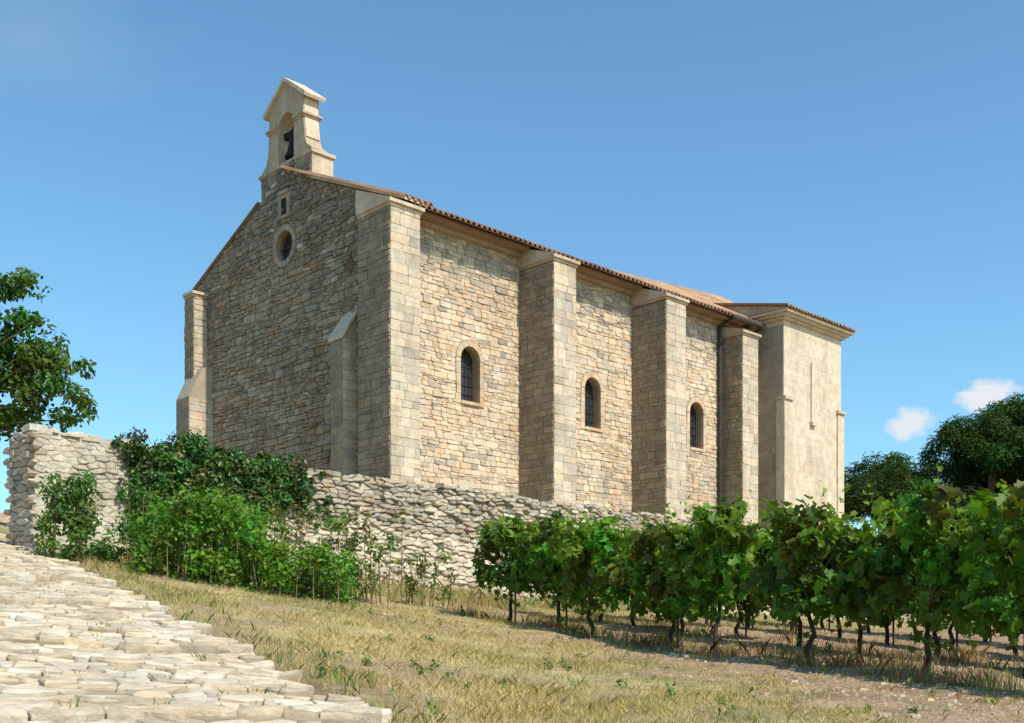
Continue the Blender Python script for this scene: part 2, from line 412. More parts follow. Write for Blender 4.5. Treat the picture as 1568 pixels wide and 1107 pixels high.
mb.hexa([W(-.04,2.11,8.74),W(-.04,2.82,8.74),W(.52,2.82,9.58),W(.52,2.11,9.58),W(-.04,2.11,8.84),W(-.04,2.82,8.84),W(.52,2.82,9.7),W(.52,2.11,9.7)],CC)
mb.obj('buttress_core',M_ASH,chapel); ms.obj('buttress_stones',M_ASH,chapel)
mb=MB()
def cap(s0,s1,t0,t1,z,slope=.43,col=CC):
    e=.1
    mb.box(W,s0-e*.4,s1+e*.4,t0-e*.4,t1,z-.13,z-.05,tuple(c*.9 for c in col))
    mb.hexa([W(s0-e,t0-e,z-.05),W(s1+e,t0-e,z-.05),W(s1+e,t1,z-.05),W(s0-e,t1,z-.05),W(s0-e,t0-e,z+.04),W(s1+e,t0-e,z+.04),W(s1+e,t1,z+.04+slope*t1),W(s0-e,t1,z+.04+slope*t1)],col)
cap(0,1,0,1.42,11.97,.43)
cap(6.21,7.19,0,1.45,12.0,.38,(.52,.41,.3)); cap(11.63,12.69,0,1.45,12.0,.38,(.52,.41,.3)); cap(16.77,17.77,.5,1.45,11.9,.2,(.5,.39,.28))
cap(0,.9,10.6,11.22,11.95,0)
for a0,a1 in ((1.1,6.1),(7.32,11.5),(12.82,17.6)):
    mb.box(W,a0,a1,1.3,1.5,12.26,12.38,(.4,.3,.21)); mb.box(W,a0,a1,.9,1.52,12.383,12.46,(.3,.2,.13))
def cop(ta,za,tb,zb,s0=.38,s1=1.05,th=.1,col=(.58,.45,.32)):
    mb.hexa([W(s0,ta,za),W(s1,ta,za),W(s1,tb,zb),W(s0,tb,zb),W(s0,ta,za+th),W(s1,ta,za+th),W(s1,tb,zb+th),W(s0,tb,zb+th)],col)
for k in range(6):
    ta=-.12+k*4.5/6; tb=ta+4.5/6-.02
    cop(ta,12.12+.43*ta,tb,12.12+.43*tb,col=cvar((.6,.47,.34),.08))
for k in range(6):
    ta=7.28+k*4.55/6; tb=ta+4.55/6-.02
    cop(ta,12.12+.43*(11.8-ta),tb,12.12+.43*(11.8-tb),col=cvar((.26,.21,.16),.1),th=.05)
def ring(frame,cx,cz,r0,r1,n,a0,a1,proud,col,depth=.1):
    for k in range(n):
        x0=a0+(a1-a0)*k/n+.012; x1=a0+(a1-a0)*(k+1)/n-.012
        pa=[];pb=[]
        for (r,a) in ((r0,x0),(r1,x0),(r1,(x0+x1)/2),(r1,x1),(r0,x1),(r0,(x0+x1)/2)):
            pa.append(frame(cx+r*math.cos(a),cz+r*math.sin(a),proud)); pb.append(frame(cx+r*math.cos(a),cz+r*math.sin(a),-depth))
        mb.prism(pa,pb,cvar(col,.08))
ff=lambda a,z,h: W(SF-h,a,z)
fs=lambda a,z,h: W(a,TW-h,z)
ring(ff,OC[0],OC[1],OR-.012,OR+.17,14,0,2*math.pi,.06,(.36,.29,.21))
for (a,b,z0,z1) in wins:
    r=(b-a)/2; cx=(a+b)/2; zs=z1-r; cf=(.56,.42,.29)
    ring(fs,cx,zs,r-.01,r+.16,7,0,math.pi,.045,cf)
    z=z0-.1
    while z<zs-.05:
        h=min(U(.24,.36),zs-z-.004)
        if h<.05: break
        for sg in (-1,1):
            x0,x1=(a-U(.14,.19),a+.01) if sg<0 else (b-.01,b+U(.14,.19))
            mb.box(W,x0,x1,TW-.04,TW+.1,z,z+h-.012,cvar(cf,.1))
        z+=h
    mb.box(W,a+.012,b-.012,TW-.07,TW+.2,z0-.1,z0-.004,cvar(cf,.05))
mb.box(W,SF-.07,SF+.02,5.45,6.15,13.82,13.93,(.4,.31,.22)); mb.box(W,SF-.14,SF+.02,5.55,6.05,13.935,14.03,(.4,.31,.22))
for t0,t1 in ((5.5,5.66),(5.96,6.12)): mb.box(W,SF-.09,SF+.02,t0,t1,13.3,13.815,(.33,.26,.19))
mb.box(W,SF-.11,SF+.02,5.48,6.14,13.2,13.295,(.33,.26,.19))
mb.obj('trim',M_ASH,chapel)
mb=MB(); mb.box(W,SF-.075,SF-.06,5.66,5.96,13.3,13.81,(.1,.1,.1)); mb.obj('niche_shade_plate',M_DARK,chapel)  # dark plate paints the niche's shade, no hole behind it
mb=MB(); mg=MB()
for (a,b,z0,z1) in wins:
    r=(b-a)/2; cx=(a+b)/2; zs=z1-r
    pr=[(a,z0)]+[(cx-r*math.cos(math.pi*k/12),zs+r*math.sin(math.pi*k/12)) for k in range(13)]+[(b,z0)]
    mg.face([W(x,TW+.32,z) for x,z in pr],(.1,.1,.1))
    x=a+.13
    while x<b: 
        mb.box(W,x-.008,x+.008,TW+.3,TW+.316,z0,zs+math.sqrt(max(0,r*r-(x-cx)**2)),(.1,.1,.1)); x+=.17
    z=z0+.28
    while z<z1-.1:
        hw=r if z<zs else math.sqrt(max(0,r*r-(z-zs)**2)); mb.box(W,cx-hw,cx+hw,TW+.285,TW+.299,z-.012,z+.012,(.1,.1,.1)); z+=.28
pr=[(OC[0]+OR*math.cos(k*.3927/2),OC[1]+OR*math.sin(k*.3927/2)) for k in range(32)]
mg.face([W(SF+.22,t,z) for t,z in pr],(.1,.1,.1))
mb.box(W,SF+.18,SF+.215,OC[0]-.012,OC[0]+.012,OC[1]-OR,OC[1]+OR,(.1,.1,.1))
mb.box(W,SF+.15,SF+.179,OC[0]-OR,OC[0]+OR,OC[1]-.012,OC[1]+.012,(.1,.1,.1))
mg.obj('window_glass',M_GLASS,chapel); mb.obj('window_bars',M_ZINC,chapel)
def tiles(mb,s0,s1,t0,z0,t1,z1,per=.21,amp=.05,col=(.33,.19,.12),z0b=None,z1b=None,rows=10):
    n=int((s1-s0)/per*8); 
    grid=[]
    for j in range(rows+1):
        f=j/rows; row=[]
        for k in range(n+1):
            s=s0+(s1-s0)*k/n; ph=(s/per)*2*math.pi
            g=k/n; za=z0+( (z0b-z0)*g if z0b is not None else 0); zb=z1+((z1b-z1)*g if z1b is not None else 0)
            row.append(W(s,t0+(t1-t0)*f+(.03*noise.noise(Vector((int(s/per)*7.3,0,5))) if j==0 else 0),za+(zb-za)*f+amp*math.cos(ph)+.025*noise.noise(Vector((int(s/per)*3.3,j,0)))))
        grid.append(row)
    i0=len(mb.v)
    for j,row in enumerate(grid):
        for k,p in enumerate(row):
            kk=noise.noise(Vector((int((s0+(s1-s0)*k/n)/per)*5.1,j*3.7,1)))
            mb.v.append(p); mb.c.append(tuple(c*(1+.45*kk) for c in col))
    m=n+1
    for j in range(rows):
        for k in range(n): mb.f.append((i0+j*m+k,i0+j*m+k+1,i0+(j+1)*m+k+1,i0+(j+1)*m+k))
    i1=len(mb.v)
    for p in grid[0]: mb.v.append((p[0],p[1],p[2]-.03)); mb.c.append(tuple(c*.6 for c in col))
    for k in range(n): mb.f.append((i0+k,i0+k+1,i1+k+1,i1+k))
mr=MB()
tiles(mr,.95,18.6,.68,12.49,5.9,14.78,col=(.28,.16,.10))
tiles(mr,.3,1.35,-.16,12.16,5.9,14.79,col=(.3,.17,.11))
tiles(mr,.95,22.9,11.0,12.56,5.9,14.78)
tiles(mr,12.2,22.7,1.3,12.78,5.9,14.9,col=(.5,.31,.19),z1b=15.7,z0b=12.9)
mr.face([W(1,.70,12.41),W(18.6,.70,12.41),W(18.6,5.9,14.6),W(1,5.9,14.6)],(.16,.1,.07))
mr.face([W(.95,.68,12.43),W(18.6,.68,12.43),W(18.6,.70,12.40),W(.95,.70,12.40)],(.16,.1,.07))
mr.obj('tiled_roof',M_TILE,chapel)
tc=5.82; mb=MB(); cb=(.45,.345,.245)  # bell cote stone darkened to paint in the shade of its front
mb.box(W,.5,1.25,tc-1.41,tc+1.41,13.6,14.85,(.56,.45,.33))
def side(sg):
    a=.43; arcp=[(tc+sg*a*math.sin(math.pi/2*k/8),16.0+a*math.cos(math.pi/2*k/8)) for k in range(9)]
    return [(tc,14.86),(tc+sg*1.41,14.86),(tc+sg*1.36,14.98),(tc+sg*1.12,15.15),(tc+sg*1.02,15.4),(tc+sg*.94,16.05),(tc+sg*.94,16.75),(tc,17.4)]+arcp+[(tc+sg*a,14.96),(tc,14.96)]
for sg in (-1,1):
    pf=side(sg); mb.prism([W(.5,t,z) for t,z in pf],[W(1.05,t,z) for t,z in pf],cb)
    t0,t1=sorted((tc+sg*1.0,tc+sg*.43)); mb.box(W,.46,1.09,t0,t1,16.02,16.08,cb); 
    t0,t1=sorted((tc+sg*1.05,tc+sg*.43)); mb.box(W,.42,1.13,t0,t1,16.083,16.15,cb)
    pf=[(tc,17.38),(tc+sg*1.12,16.56),(tc+sg*1.16,16.64),(tc+sg*1.16,16.68),(tc,17.5)]
    mb.prism([W(.4,t,z) for t,z in pf],[W(1.16,t,z) for t,z in pf],(.6,.48,.36))
mb.box(W,.44,1.31,tc-1.47,tc-1.0,14.8,14.9,(.58,.46,.34)); mb.box(W,.44,1.31,tc+1.0,tc+1.47,14.8,14.9,cb)
# paler skin, sunlight on the flank painted into its colour
mb.hexa([W(.53,tc-1.06,15.4),W(1.02,tc-1.06,15.4),W(1.02,tc-.9,15.4),W(.53,tc-.9,15.4),W(.53,tc-.975,16.01),W(1.02,tc-.975,16.01),W(1.02,tc-.9,16.01),W(.53,tc-.9,16.01)],(.62,.5,.37))
mb.box(W,.53,1.02,tc-.96,tc-.9,16.16,16.6,(.62,.5,.37))
mb.obj('bell_cote',M_ASH,chapel)
mb=MB(); bc=Vector(W(.78,tc-.05,0)); prof=[(.0,15.82),(.09,15.8),(.15,15.72),(.18,15.55),(.21,15.36),(.26,15.22),(.31,15.12),(.29,15.11),(0,15.2)]
n=18
for k in range(len(prof)-1):
    for j in range(n):
        a=2*math.pi*j/n; b=2*math.pi*(j+1)/n
        q=[]
        for (r,z),an in ((prof[k],a),(prof[k],b),(prof[k+1],b),(prof[k+1],a)): q.append((bc.x+r*math.cos(an),bc.y+r*math.sin(an),z))
        mb.face(q,(.1,.1,.1))
mb.box(W,.7,.86,tc-.425,tc+.425,15.8,15.98,(.1,.1,.1))
mb.tube(W(.78,tc-.05,15.3),W(.78,tc-.05,15.05),.03,.05,(.1,.1,.1))
for k in range(20):
    a=2*math.pi*k/20; b=2*math.pi*(k+1)/20
    mb.tube(W(.78+.3*math.cos(a),tc-.36,15.75+.3*math.sin(a)),W(.78+.3*math.cos(b),tc-.36,15.75+.3*math.sin(b)),.018,.018,(.1,.1,.1),5)
mb.obj('bell',M_BRONZE,chapel)
# chevet block
mb=MB(); ms=MB(); cp=(.62,.505,.38)
s0,s1=18.73,22.9
mb.box(W,s0,s1,0,4.5,ZB,12.62,cp)
f=lambda x,y: cvar((.62,.505,.38),.05,.02)
courses(ms,Vector(W(0,0,0)),VL,VZ,-VF,s0+.02,s1-.02,ZB,12.45,(.28,.4),(.4,.9),.006,.003,.006,f,wob=.004,cut=.04,split=.02)
courses(ms,Vector(W(s0,0,0)),VF,VZ,-VL,.02,1.5,ZB,12.45,(.28,.4),(.4,.8),.008,.004,.006,lambda x,y:cvar((.38,.31,.23),.06,.03),wob=.004,cut=.04,split=.02)  # left face: shade painted in with a darker copy of the stone
for a,b in ((s0-.05,s0+.5),(20.6,20.85),(s1-.35,s1+.12)): 
    mb.box(W,a,b,-.07,.3,(ZB if a!=20.6 else 9.0),(9.6 if a!=20.6 else 11.3),cp)
    mb.box(W,a-.05,b+.05,-.14,.3,(9.603 if a!=20.6 else 8.85),(9.72 if a!=20.6 else 8.997),(.56,.45,.33))
for e,za,zb in ((.12,12.62,12.72),(.24,12.723,12.82),(.38,12.823,12.92)): mb.box(W,s0-e,s1+e,-e,4.5,za,zb,(.58,.46,.34))
mb.obj('apse_block',M_ASH,chapel); ms.obj('apse_stones',M_ASH,chapel)
mr=MB()
tiles(mr,s0-.45,s1+.45,-.46,12.99,3.6,13.9,col=(.38,.24,.15),rows=6)
mr.face([W(s0-.45,-.46,12.94),W(s1+.45,-.46,12.94),W(s1+.45,3.6,13.8),W(s0-.45,3.6,13.8)],(.4,.26,.16))
mr.face([W(s0-.4,-.4,12.93),W(s0-.4,3.6,12.93),W(s0-.4,3.6,13.85)],(.45,.35,.24))
mr.obj('apse_roof',M_TILE,chapel)
mb=MB(); mb.tube(W(16.55,1.36,ZB),W(16.55,1.36,12.2),.07,.07,(.1,.1,.1),8); mb.tube(W(16.55,1.36,12.2),W(16.55,.8,12.38),.06,.06,(.1,.1,.1),8)
mb.tube(W(16.3,.6,12.36),W(18.2,.6,12.36),.07,.07,(.1,.1,.1),8)
mb.tube(W(18.2,.6,12.36),W(18.3,1.3,12.0),.05,.05,(.1,.1,.1),8)
for z in (5.5,7.5,9.5,11.5): mb.tube(W(16.55,1.36,z),W(16.55,1.36,z+.06),.085,.085,(.1,.1,.1),8)
mb.obj('downpipe',M_ZINC,chapel)

# ------------------------------------------------------------ RETAINING WALL
rw=empty('dry_stone_wall')
def wtop(s): return 3.38+.08*noise.noise(Vector((s*.8,0,4)))+.05*noise.noise(Vector((s*3,0,5)))+(.06 if s<-5.3 else 0)
BAT=.14
mb=MB()
S0,S1=-7.1,26
s=S0
while s<S1:
    b=s+.5; zt=min(wtop(s),wtop(b))-.05
    x0,y0,_=WW(s,-.2,0); zb=float(ground(x0,y0,False))-.7
    dz=(zt-zb)*BAT
    cc=(.40,.34,.26) if s<-4.9 else (.15,.12,.085)
    mb.hexa([WW(s,-dz,zb),WW(b,-dz,zb),WW(b,.7,zb),WW(s,.7,zb),WW(s,0,zt),WW(b,0,zt),WW(b,.6,zt),WW(s,.6,zt)],cc)
    s=b
mb.obj('wall_core',M_DRY,rw)
mb=MB(); o=Vector(WW(0,0,3.4)); ub=(VZ+VF*BAT).normalized(); un=(-VF+VZ*BAT).normalized()
def dcol():
    b=random.choice([(.46,.39,.30),(.40,.335,.25),(.5,.435,.345),(.35,.30,.235),(.48,.375,.26)])
    return cvar(b,.17,.05)
for (cx,cy),poly in voronoi(-5.1,17,-3.2,.12,.23,.09):
    top=wtop(cx)-3.4+.02
    x0,y0,_=WW(cx,-.3,0)
    if cy>top or cy+3.4<float(ground(x0,y0,False))-.3: continue
    poly=clip(poly,0,1,top+.04)
    if len(poly)<3: continue
    low=cy<-1.0+.4*noise.noise(Vector((cx*.5,0,2)))
    col=dcol()
    if low: col=cvar((.59,.495,.375),.1,.04)
    add_stone(mb,poly,o,VL,ub,un,U(.0,.11),.009 if not low else .005,.02,col,tilt=.9,cut=.18,back=.05)
for (cx,cy),poly in voronoi(17,26,-3.2,.12,.4,.2):
    if cy>0: continue
    add_stone(mb,poly,o,VL,ub,un,U(.03,.1),.01,.03,dcol(),tilt=.5,back=.05)
for (cx,cy),poly in voronoi(-7.1,-4.9,-2.4,.2,.19,.09):
    top=wtop(cx)-3.4+.05
    if cy>top: continue
    poly=clip(clip(clip(poly,0,1,top+.03),-1,0,7.08),1,0,-5.0)
    if len(poly)<3: continue
    n_=noise.noise(Vector((cx*1.2,cy*1.2,7)))+.2*noise.noise(Vector((cx*5,cy*5,7)))
    sm_=n_>-.12
    add_stone(mb,poly,o,VL,ub,un,U(.022,.03) if sm_ else U(.01,.06),.0002 if sm_ else .005,.022,cvar((.54,.465,.36) if sm_ else (.46,.39,.295),.045,.02),tilt=.7,cut=.12,back=.05)
oe=Vector(WW(-7.1,0,3.4))
for (cx,cy),poly in voronoi(-.25,.6,-2.3,.1,.24,.1):
    if cy>.02: continue
    add_stone(mb,poly,oe,VF,VZ,-VL,U(.02,.07),.006,.02,dcol(),tilt=.4,back=.05)
s=-7.1
while s<22:
    l=U(.12,.4); h=U(.02,.11); z=wtop(s+l/2)
    d0=-U(.02,.09); 
    p=[WW(s+U(0,.03),d0+U(0,.05),z-.03),WW(s+l-U(.01,.04),d0+U(0,.05),z-.03),WW(s+l-.02,.35,z-.03),WW(s+.02,.35,z-.03),
       WW(s+U(.02,.05),d0+U(.02,.08),z+h*U(.5,1)),WW(s+l-U(.02,.06),d0+U(.02,.08),z+h*U(.5,1)),WW(s+l-.05,.32,z+h*U(.6,1)),WW(s+.05,.32,z+h)]
    mb.hexa(p,dcol()); s+=l
mb.obj('wall_stones',M_DRY,rw)
mb=MB()
for _ in range(1300):
    s=U(-4.5,9); d=-abs(random.gauss(0,.4))-.38; x,y,_z=WW(s,d,0); z=gz(x,y); r=U(.02,.09)
    q=[]
    for zz,k in ((-.4,1),(.55,.7)):
        for an in range(4):
            a=an*math.pi/2+.6; q.append((x+r*k*math.cos(a)*U(.8,1.5),y+r*k*math.sin(a)*U(.7,1.2),z+r*zz*U(.7,1.2)))
    mb.hexa(q,cvar((.57,.475,.36),.13))
mb.obj('fallen_rubble',M_DRY,rw)

# ------------------------------------------------------------ PATH
pth=empty('stone_path')
def PW(a,b,z): return (PE[0]+PA[0]*a+PB[0]*b, PE[1]+PA[1]*a+PB[1]*b, z)
mb=MB(); mc=MB()
VA=Vector((PA[0],PA[1],-0.045)).normalized(); VB=Vector((PB[0],PB[1],TS)).normalized(); VN=VA.cross(VB); 
if VN.z<0: VN=-VN
for k in range(-3,7):
    b0=k*STEP; b1=b0+STEP
    def zf(a,b): return -0.34+0.147*STEP*k+TS*(b-b0)-0.045*a
    mc.hexa([PW(-6,b0,zf(-6,b0)-.5),PW(.05,b0,zf(0,b0)-.5),PW(.05,b1+.1,zf(0,b1)-.5),PW(-6,b1+.1,zf(-6,b1)-.5),
             PW(-6,b0,zf(-6,b0)-.028),PW(-.05,b0,zf(0,b0)-.028),PW(-.05,b1+.1,zf(0,b1)-.028),PW(-6,b1+.1,zf(-6,b1)-.028)],(.33,.26,.17))
    o=Vector(PW(0,b0,-0.34+0.147*STEP*k))
    far=k>3
    for (cx,cy),poly in voronoi(-6 if not far else -5,.35,-.3,STEP+.3,.2 if not far else .3,.105 if not far else .15):
        if cx>.02+.3*noise.noise(Vector(((cy+b0)*1.3,0,3)))+.2*noise.noise(Vector(((cy+b0)*4,0,6))): continue
        if k<0 and cx<-4.5: continue
        wv=.28*noise.noise(Vector((cx*.9,k*3.1,8)))+.1*noise.noise(Vector((cx*4,k*3.1,8)))
        wv2=.28*noise.noise(Vector((cx*.9,(k+1)*3.1,8)))+.1*noise.noise(Vector((cx*4,(k+1)*3.1,8)))
        poly=clip(clip(poly,0,-1,-wv),0,1,STEP+wv2+.01)
        if len(poly)<3: continue
        col=cvar(random.choice([(.58,.485,.37),(.52,.43,.31),(.62,.53,.415),(.46,.375,.27),(.57,.455,.33)]),.12,.045)
        hn=.06*noise.noise(Vector((cx*.8,(cy+b0)*.8,1)))+.05*noise.noise(Vector((cx*2.2,(cy+b0)*2.2,4)))
        h=U(-.012,.012)+hn*.5
        edge=cy<.12+wv
        if R()<.07 and not edge: continue
        add_stone(mb,poly,o+VN*h-VN*.03,VA,VB,VN,.027+(.008 if edge else 0),.006,.01,col,tilt=1.0,cut=.16,back=.12 if edge else .06)
mc.obj('path_bed',M_PAVE,pth); mb.obj('paving_stones',M_PAVE,pth)

# ------------------------------------------------------------ TERRAIN
def axis(dense0,dense1,st,ext0,ext1):
    a=list(np.arange(dense0,dense1+1e-6,st)); x=dense1; d=st
    while x<ext1: d*=1.35; x+=d; a.append(x)
    x=dense0; d=st
    while x>ext0: d*=1.35; x-=d; a.insert(0,x)
    return np.array(a)
ax=axis(-14,16,.12,-700,700); ay=axis(1,34,.12,-60,900)
X,Y=np.meshgrid(ax,ay); Z=ground(X,Y)
def soilmask(X,Y):
    e=(X-ROWP[0])*ROWN[0]+(Y-ROWP[1])*ROWN[1]
    l=(X-ROWP[0])*ROWD[0]+(Y-ROWP[1])*ROWD[1]
    m1=sstep(e+1.6*(vnoise(X*.9,Y*.9,11)-.5)+1.0*(vnoise(X*3,Y*3,12)-.5)+.27*np.clip(l,0,8),-.6,.5)*sstep(l,-.5,3)
    bare=sstep(vnoise(X*.8+3,Y*.8,51)*.65+vnoise(X*2.6,Y*2.6,52)*.35,.60,.72)*.75
    return np.maximum(m1,bare)
sm=soilmask(X,Y)[...,None]
n1=vnoise(X*.8,Y*.8,21)[...,None]; n2=vnoise(X*3,Y*3,22)[...,None]; n3=vnoise(X*8,Y*8,23)[...,None]
dry=np.array([.46,.355,.18]); grn=np.array([.24,.25,.09]); soil=np.array([.42,.285,.18])
col=(dry*(.65+.35*n2)+grn*(.35-.35*n2))*(.78+.45*n1)*(.8+.4*n3); col=col*(1-sm)+soil*(.72+.4*n2)*(.8+.4*n3)*sm
nx,ny=len(ax),len(ay)
V=np.stack([X,Y,Z],-1).reshape(-1,3)
I=np.arange(nx*ny).reshape(ny,nx)
F=np.stack([I[:-1,:-1],I[:-1,1:],I[1:,1:],I[1:,:-1]],-1).reshape(-1,4)
np_obj('ground',V,F,col.reshape(-1,3),M_GROUND)

mb=MB()
for _ in range(15000):
    l=U(-1,13); e=U(-4,6); x=ROWP[0]+ROWD[0]*l+ROWN[0]*e; y=ROWP[1]+ROWD[1]*l+ROWN[1]*e
    pa_,pb_=pathcoord(x,y)
    if pa_<.3 or R()>float(soilmask(x,y)): continue
    z=gz(x,y); r=U(.008,.022) if R()<.92 else U(.025,.05); q=[]
    for zz,k in ((-.4,1),(.5,.65)):
        for an in range(4):
            a=an*math.pi/2+R(); q.append((x+r*k*math.cos(a)*U(.8,1.4),y+r*k*math.sin(a)*U(.7,1.2),z+r*zz))
    mb.hexa(q,cvar((.52,.39,.27),.2))
mb.obj('soil_stones',M_DRY)

# ------------------------------------------------------------ GRASS
def blades(P,h,w,col,lean=.35):
    n=len(P); an=rng.random(n)*2*np.pi; la=rng.random(n)*2*np.pi; ln=lean*rng.random(n)
    dx=np.stack([np.cos(an),np.sin(an),0*an],1)*(w/2)[:,None]
    ld=np.stack([np.cos(la)*ln,np.sin(la)*ln,np.ones(n)],1)
    mid=P+ld*(h*.55)[:,None]; tip=P+ld*np.array([1.7,1.7,1])*h[:,None]
    V=np.stack([P-dx,P+dx,mid+dx*.7,tip,mid-dx*.7],1).reshape(-1,3)
    F=np.arange(n*5).reshape(n,5)
    return V,F,np.repeat(col,5,axis=0)
N=330000
Yr=5.2+(rng.random(N)**1.35)*19; ur=-.5+rng.random(N)*1.02; Xr=ur*Yr
wd=(Xr-WP[0])*Fx+(Yr-WP[1])*Fy; pa,pb=pathcoord(Xr,Yr)
zg=ground(Xr,Yr)
k=(wd<-.35)&((pa>.12)|(pa<-6.2)); sm=soilmask(Xr,Yr); k&=rng.random(N)>sm*.96
cl=vnoise(Xr*1.3,Yr*1.3,31); cl2=vnoise(Xr*5,Yr*5,32); k&=(rng.random(N)<.1+.8*cl+.5*(cl2-.4))
Xr,Yr,zg,wd,pa,cl,cl2,sm=[q[k] for q in (Xr,Yr,zg,wd,pa,cl,cl2,sm)]
n=len(Xr)
nearwall=sstep(wd,-2.6,-.5); nearpath=sstep(pa,.8,.1)
hh=(.01+.034*rng.random(n))*(.5+1.0*cl+.9*cl2)*(1+2.8*nearwall*rng.random(n)+1.3*nearpath*rng.random(n))
gm=vnoise(Xr*.7,Yr*.7,41)*.55+.35*vnoise(Xr*2.5,Yr*2.5,42)+.2*nearpath+.2*nearwall+.25*(rng.random(n)-.5)
gm=np.clip((gm-.52)*2.2,0,.85)[:,None]
cd=np.array([.56,.43,.22])*(.65+.6*rng.random((n,1))); cg=np.array([.19,.24,.06])*(.7+.7*rng.random((n,1)))
col=cd*(1-gm)+cg*gm
V,F,Cc=blades(np.stack([Xr,Yr,zg-.004],1),hh,.004+.005*rng.random(n),col,.9)
np_obj('grass',V,F,Cc,M_GRASS)
P=[];H=[];Cl=[]
def tuft(x,y,n,h,r,c):
    for _ in range(n):
        xx=x+random.gauss(0,r); yy=y+random.gauss(0,r); P.append((xx,yy,gz(xx,yy)-.01)); H.append(h*U(.5,1.1)); Cl.append([q*U(.7,1.3) for q in c])
for _ in range(250):
    s=U(-6.5,7); d=-U(.5,2.2); x,y,_z=WW(s,d,0); tuft(x,y,35,U(.12,.45),.12,random.choice([(.5,.4,.2),(.46,.37,.18),(.36,.25,.13),(.16,.22,.05),(.3,.3,.11)]))
for _ in range(110):
    b=U(-3,14); x,y,_z=PW(U(.12,.7),b,0); tuft(x,y,16,U(.04,.17),.06,random.choice([(.46,.38,.18),(.14,.21,.04),(.26,.28,.09)]))
for _ in range(230):
    l=U(-1,11); e=random.choice([0,0,2.1])+U(-.45,.5); x=ROWP[0]+ROWD[0]*l+ROWN[0]*e; y=ROWP[1]+ROWD[1]*l+ROWN[1]*e
    tuft(x,y,34,U(.06,.28),.12,random.choice([(.44,.32,.17),(.34,.19,.11),(.24,.13,.075),(.2,.22,.07),(.15,.2,.05)]))
for _ in range(170):
    Yv=U(5.6,15); Xv=U(-.2,.45)*Yv
    if pathcoord(Xv,Yv)[0]<.2: continue
    tuft(Xv,Yv,18,U(.03,.1),.06,random.choice([(.5,.41,.2),(.24,.27,.08),(.13,.2,.05),(.36,.25,.13)]))
for _ in range(170):
    a_=U(-3.6,0); b_=U(-3,11); x,y,_z=PW(a_,b_,0)
    for _k in range(9):
        xx=x+random.gauss(0,.03); yy=y+random.gauss(0,.03); aa,bb=pathcoord(xx,yy)
        P.append((xx,yy,float(path_z(aa,bb))-.03)); H.append(U(.03,.07)); Cl.append([q*U(.7,1.3) for q in random.choice([(.42,.35,.17),(.2,.24,.07)])])
P=np.array(P);H=np.array(H);Cl=np.array(Cl)
V,F,Cc=blades(P,H,.005+.005*rng.random(len(P)),Cl,.5); np_obj('tall_weeds',V,F,Cc,M_GRASS)
parts=[]
for _ in range(55):
    Yv=U(6.2,15); Xv=U(-.2,.45)*Yv
    if pathcoord(Xv,Yv)[0]<.25: continue
    z=gz(Xv,Yv); r=U(.03,.08); parts.append(clump((Xv,Yv,z+r*.8),(r,r,r*1.2),20,.032,(.11,.17,.045),shell=.1))
V,F,Cc=merge(parts); np_obj('broadleaf_weeds',V,F,Cc,M_LEAF)

# ------------------------------------------------------------ SHRUBS / IVY
def bush(name,clumps,size,base,n,mat=M_LEAF,tmpl=T_SIMPLE,stems=True,**kw):
    e=empty(name); parts=[]
    for c,r in clumps:
        parts.append(clump(c,(r,r,r*.9),int(n*r*r),size,tuple(b*U(.7,1.3) for b in base),tmpl=tmpl,**kw))
    V,F,Cc=merge(parts); np_obj('leaves',V,F,Cc,mat,e)
    if stems:
        mb=MB()
        for c,r in clumps[::2]:
            zz=gz(c[0],c[1]); mb.tube((c[0]+U(-.1,.1),c[1]+U(-.1,.1),zz-.05),(c[0],c[1],c[2]),.012,.005,(.2,.16,.09),5)
        mb.obj('stems',M_BARK,e)
    return e
cl=[]
for _ in range(430):
    s=U(-5.5,-2.2); f=(s+5.3)/3.0
    lowz=1.8+.95*f+.6*noise.noise(Vector((s*2.2,0,3)))
    topz=3.62-.14*f+.36*noise.noise(Vector((s*1.7,3,9)))
    z=U(min(lowz,topz-.2),topz); d=-.1-(3.4-min(z,3.4))*BAT-U(0,.22)
    if z>3.3: d=U(-.3,.4)
    cl.append((WW(s,d,z),U(.08,.2)))
for _ in range(60):
    s=U(-5.8,-1.6); z=U(2.3,3.6); cl.append((WW(s,-.12-(3.4-min(z,3.4))*BAT,z),U(.05,.1)))
e=empty('ivy_plant'); parts=[clump(c,(r,r,r),int(2600*r*r)+12,.072,tuple(b*U(.6,1.6) for b in (.048,.1,.016)),tmpl=T_SIMPLE,shell=.2,up=.3) for c,r in cl]
V,F,Cc=merge(parts); np_obj('leaves',V,F,Cc,M_IVY,e)
mb=MB()
for _ in range(14):
    s=U(-5,-2.6); p=WW(s,-.4,1.4); q=WW(s+U(-.3,.3),-.1,3.2); mb.tube(p,q,.025,.01,(.17,.13,.09),5)
mb.obj('stems',M_BARK,e)
def px(x,y,Yd): return ((x-784)/1737*Yd,Yd,(999-y)/1737*Yd)
def mk(lst): return [(px(x,y,Yd),r) for x,y,Yd,r in lst]
big=[]
for _ in range(190):
    x=random.gauss(310,58); x=min(max(x,215),425); top=750+abs(x-310)*.4
    y=U(top,920); Yd=15.8+U(-.9,.9); big.append((x,y,Yd,U(.12,.28)))
for _ in range(120):
    x=U(370,535); y=U(815+(x-370)*.25,935); Yd=15.6+U(-.6,.6); big.append((x,y,Yd,U(.09,.21)))
bush('green_shrub',mk(big),.068,(.095,.2,.018),1650,shell=.25)
l=[]
for _ in range(36): l.append((U(75,135),U(735,815),16.6+U(-.2,.2),U(.12,.24)))
for _ in range(42): l.append((U(60,235),U(795,865),16.0+U(-.3,.3),U(.1,.22)))
